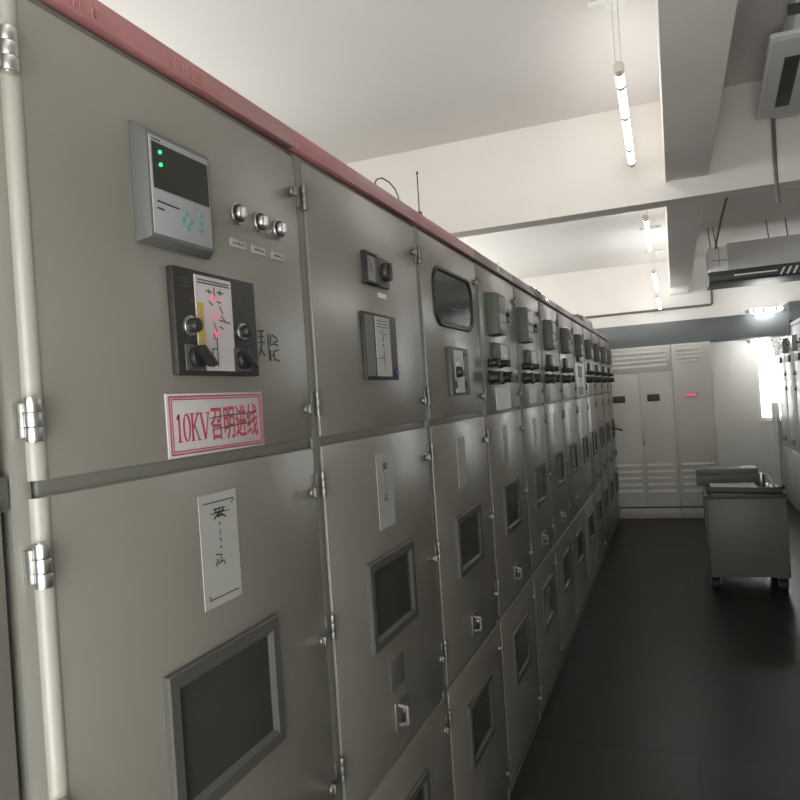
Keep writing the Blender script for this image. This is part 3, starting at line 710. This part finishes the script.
MB().box(.05, .19, -.004, .002, 1.268, 1.276).box(.112, .118, -.004, .002, 1.21, 1.42).build('pipe_clamp', M['dmetal'], a)
tag(MB().tube([(.555, 7.2, H + 1.648), (.53, 7.6, H + 1.56), (.51, 8.30, H + 1.45), (.51, 8.395, H + 1.40)], .013).build('coolant_pipe', M['cable']),
    'slanting grey pipe going down from the ceiling into the farther air unit', 'pipe')

# wall conduit beside the window
tag(MB().cyl((0, 0, 0), (0, 0, 1.20), .028, seg=14).box(-.05, .05, -.02, .03, 1.08, 1.36, .01).build('wall_conduit', M['white'], None, (1.325, 11.41, .02)),
    'grey vertical conduit with long box on the far wall below the window', 'conduit')

# ------------------------------------------------------------------ trolley
t = thing('transfer_trolley', 'low grey steel trolley on four wheels, standing in the aisle', 'trolley', (.182, 6.46, 0))
W_ = .605
MB().box(0, W_, 0, .62, .125, .775, .006).build('trolley_body', M['trolley'], t)
MB().box(-.012, .012, -.010, .10, .12, .775, .004).build('corner_post', M['trolley_dark'], t)
MB().box(-.006, W_ + .006, -.012, .64, .775, .805, .008).build('top_tray', M['trolley_dark'], t)
m = MB(); m.cyl((.01, .01, .845), (W_ - .02, .01, .832), .028, seg=16, bev=.006)
m.box(.02, .05, 0, .05, .80, .84, .003).box(W_ - .05, W_ - .02, 0, .05, .80, .84, .003)
m.build('front_roller', M['trolley_dark'], t)
MB().box(.06, .42, .12, .50, .802, .838, .006).build('pale_tray_insert', M['acgrey'], t)
MB().box(-.045, .52, .60, .72, .805, .895, .006).build('guide_rail', M['trolley_mid'], t)
MB().box(-.045, .475, .66, .90, .890, .945, .010).box(-.02, .42, .68, .72, .87, .90).build('upper_slab', M['trolley_mid'], t)
MB().box(0, W_, .60, .74, .70, .78, .004).build('rear_shelf', M['trolley_dark'], t)
m = MB().box(.47, .49, .50, .60, .775, .915, .003).tube([(.48, .55, .91), (.53, .50, .90), (.56, .42, .84), (.57, .36, .79)], .010).box(.50, .53, .42, .52, .775, .83, .004)
m.build('latch_linkage', M['metal'], t)
MB().cyl((.575, .10, .775), (.575, .10, .848), .010).cyl((.575, .10, .84), (.595, .06, .850), .018, seg=14, bev=.004).build('latch_knob', M['black'], t)
for x0 in (.045, W_ - .055):
    for y0 in (.06, .56):
        c_ = MB().box(x0 - .042, x0 + .042, y0 - .03, y0 + .03, .108, .127, .002).box(x0 - .040, x0 - .034, y0 - .022, y0 + .022, .045, .112).box(x0 + .034, x0 + .040, y0 - .022, y0 + .022, .045, .112).build('caster', M['dmetal'], t)
        MB().cyl((x0 - .031, y0, .052), (x0 + .031, y0, .052), .052, seg=22, bev=.006).build('wheel', M['rubber'], c_)

# ------------------------------------------------------------------ daylight
wd = bpy.data.worlds.new('daylight'); SC.world = wd; wd.use_nodes = True
wd.node_tree.nodes['Background'].inputs[0].default_value = (.985, .985, .965, 1)
wd.node_tree.nodes['Background'].inputs[1].default_value = 9.0
def portal(x, z, sx, sz, y, rx, rz=0):
    l = bpy.data.lights.new('window_portal', 'AREA'); l.shape = 'RECTANGLE'; l.size = sx; l.size_y = sz; l.cycles.is_portal = True
    o = bpy.data.objects.new('window_portal', l); COL.objects.link(o); o.location = (x, y, z); o.rotation_euler = (rx, 0, rz)
portal((WX0 + WX1) / 2, (WZ0 + WZ1) / 2, WX1 - WX0, WZ1 - WZ0, RY1 + .1, -PI / 2)
portal((BX0 + BX1) / 2, (BZ0 + BZ1) / 2, BX1 - BX0, BZ1 - BZ0, RY0 - .15, PI / 2)

for a_, b_ in RW: portal(RX1 + .16, (RZ0 + RZ1) / 2, b_ - a_, RZ1 - RZ0, (a_ + b_) / 2, PI / 2, PI / 2)
for a_, b_ in LW: portal(RX0 - .16, (LZ0 + LZ1) / 2, b_ - a_, LZ1 - LZ0, (a_ + b_) / 2, PI / 2, -PI / 2)

# ------------------------------------------------------------------ camera
cam = bpy.data.cameras.new('camera'); cam.sensor_width = 36; cam.sensor_height = 36; cam.sensor_fit = 'HORIZONTAL'
cam.lens = 711 / 800 * 36; cam.clip_start = .02
co = bpy.data.objects.new('camera', cam); COL.objects.link(co)
roll = math.atan(.067); yaw = math.atan(274.6 / 711)
R0 = Vector((math.cos(yaw), math.sin(yaw), 0)); F0 = Vector((-math.sin(yaw), math.cos(yaw), 0)); U0 = Vector((0, 0, 1))
rgt = R0 * math.cos(roll) - U0 * math.sin(roll); up = R0 * math.sin(roll) + U0 * math.cos(roll)
mw = Matrix((rgt, up, -F0)).transposed().to_4x4(); mw.translation = (0, 0, H)
co.matrix_world = mw
SC.camera = co
vs = SC.view_settings
vs.view_transform = 'Standard'; vs.look = 'None'; vs.gamma = 1; vs.use_curve_mapping = False; vs.exposure = 0.0
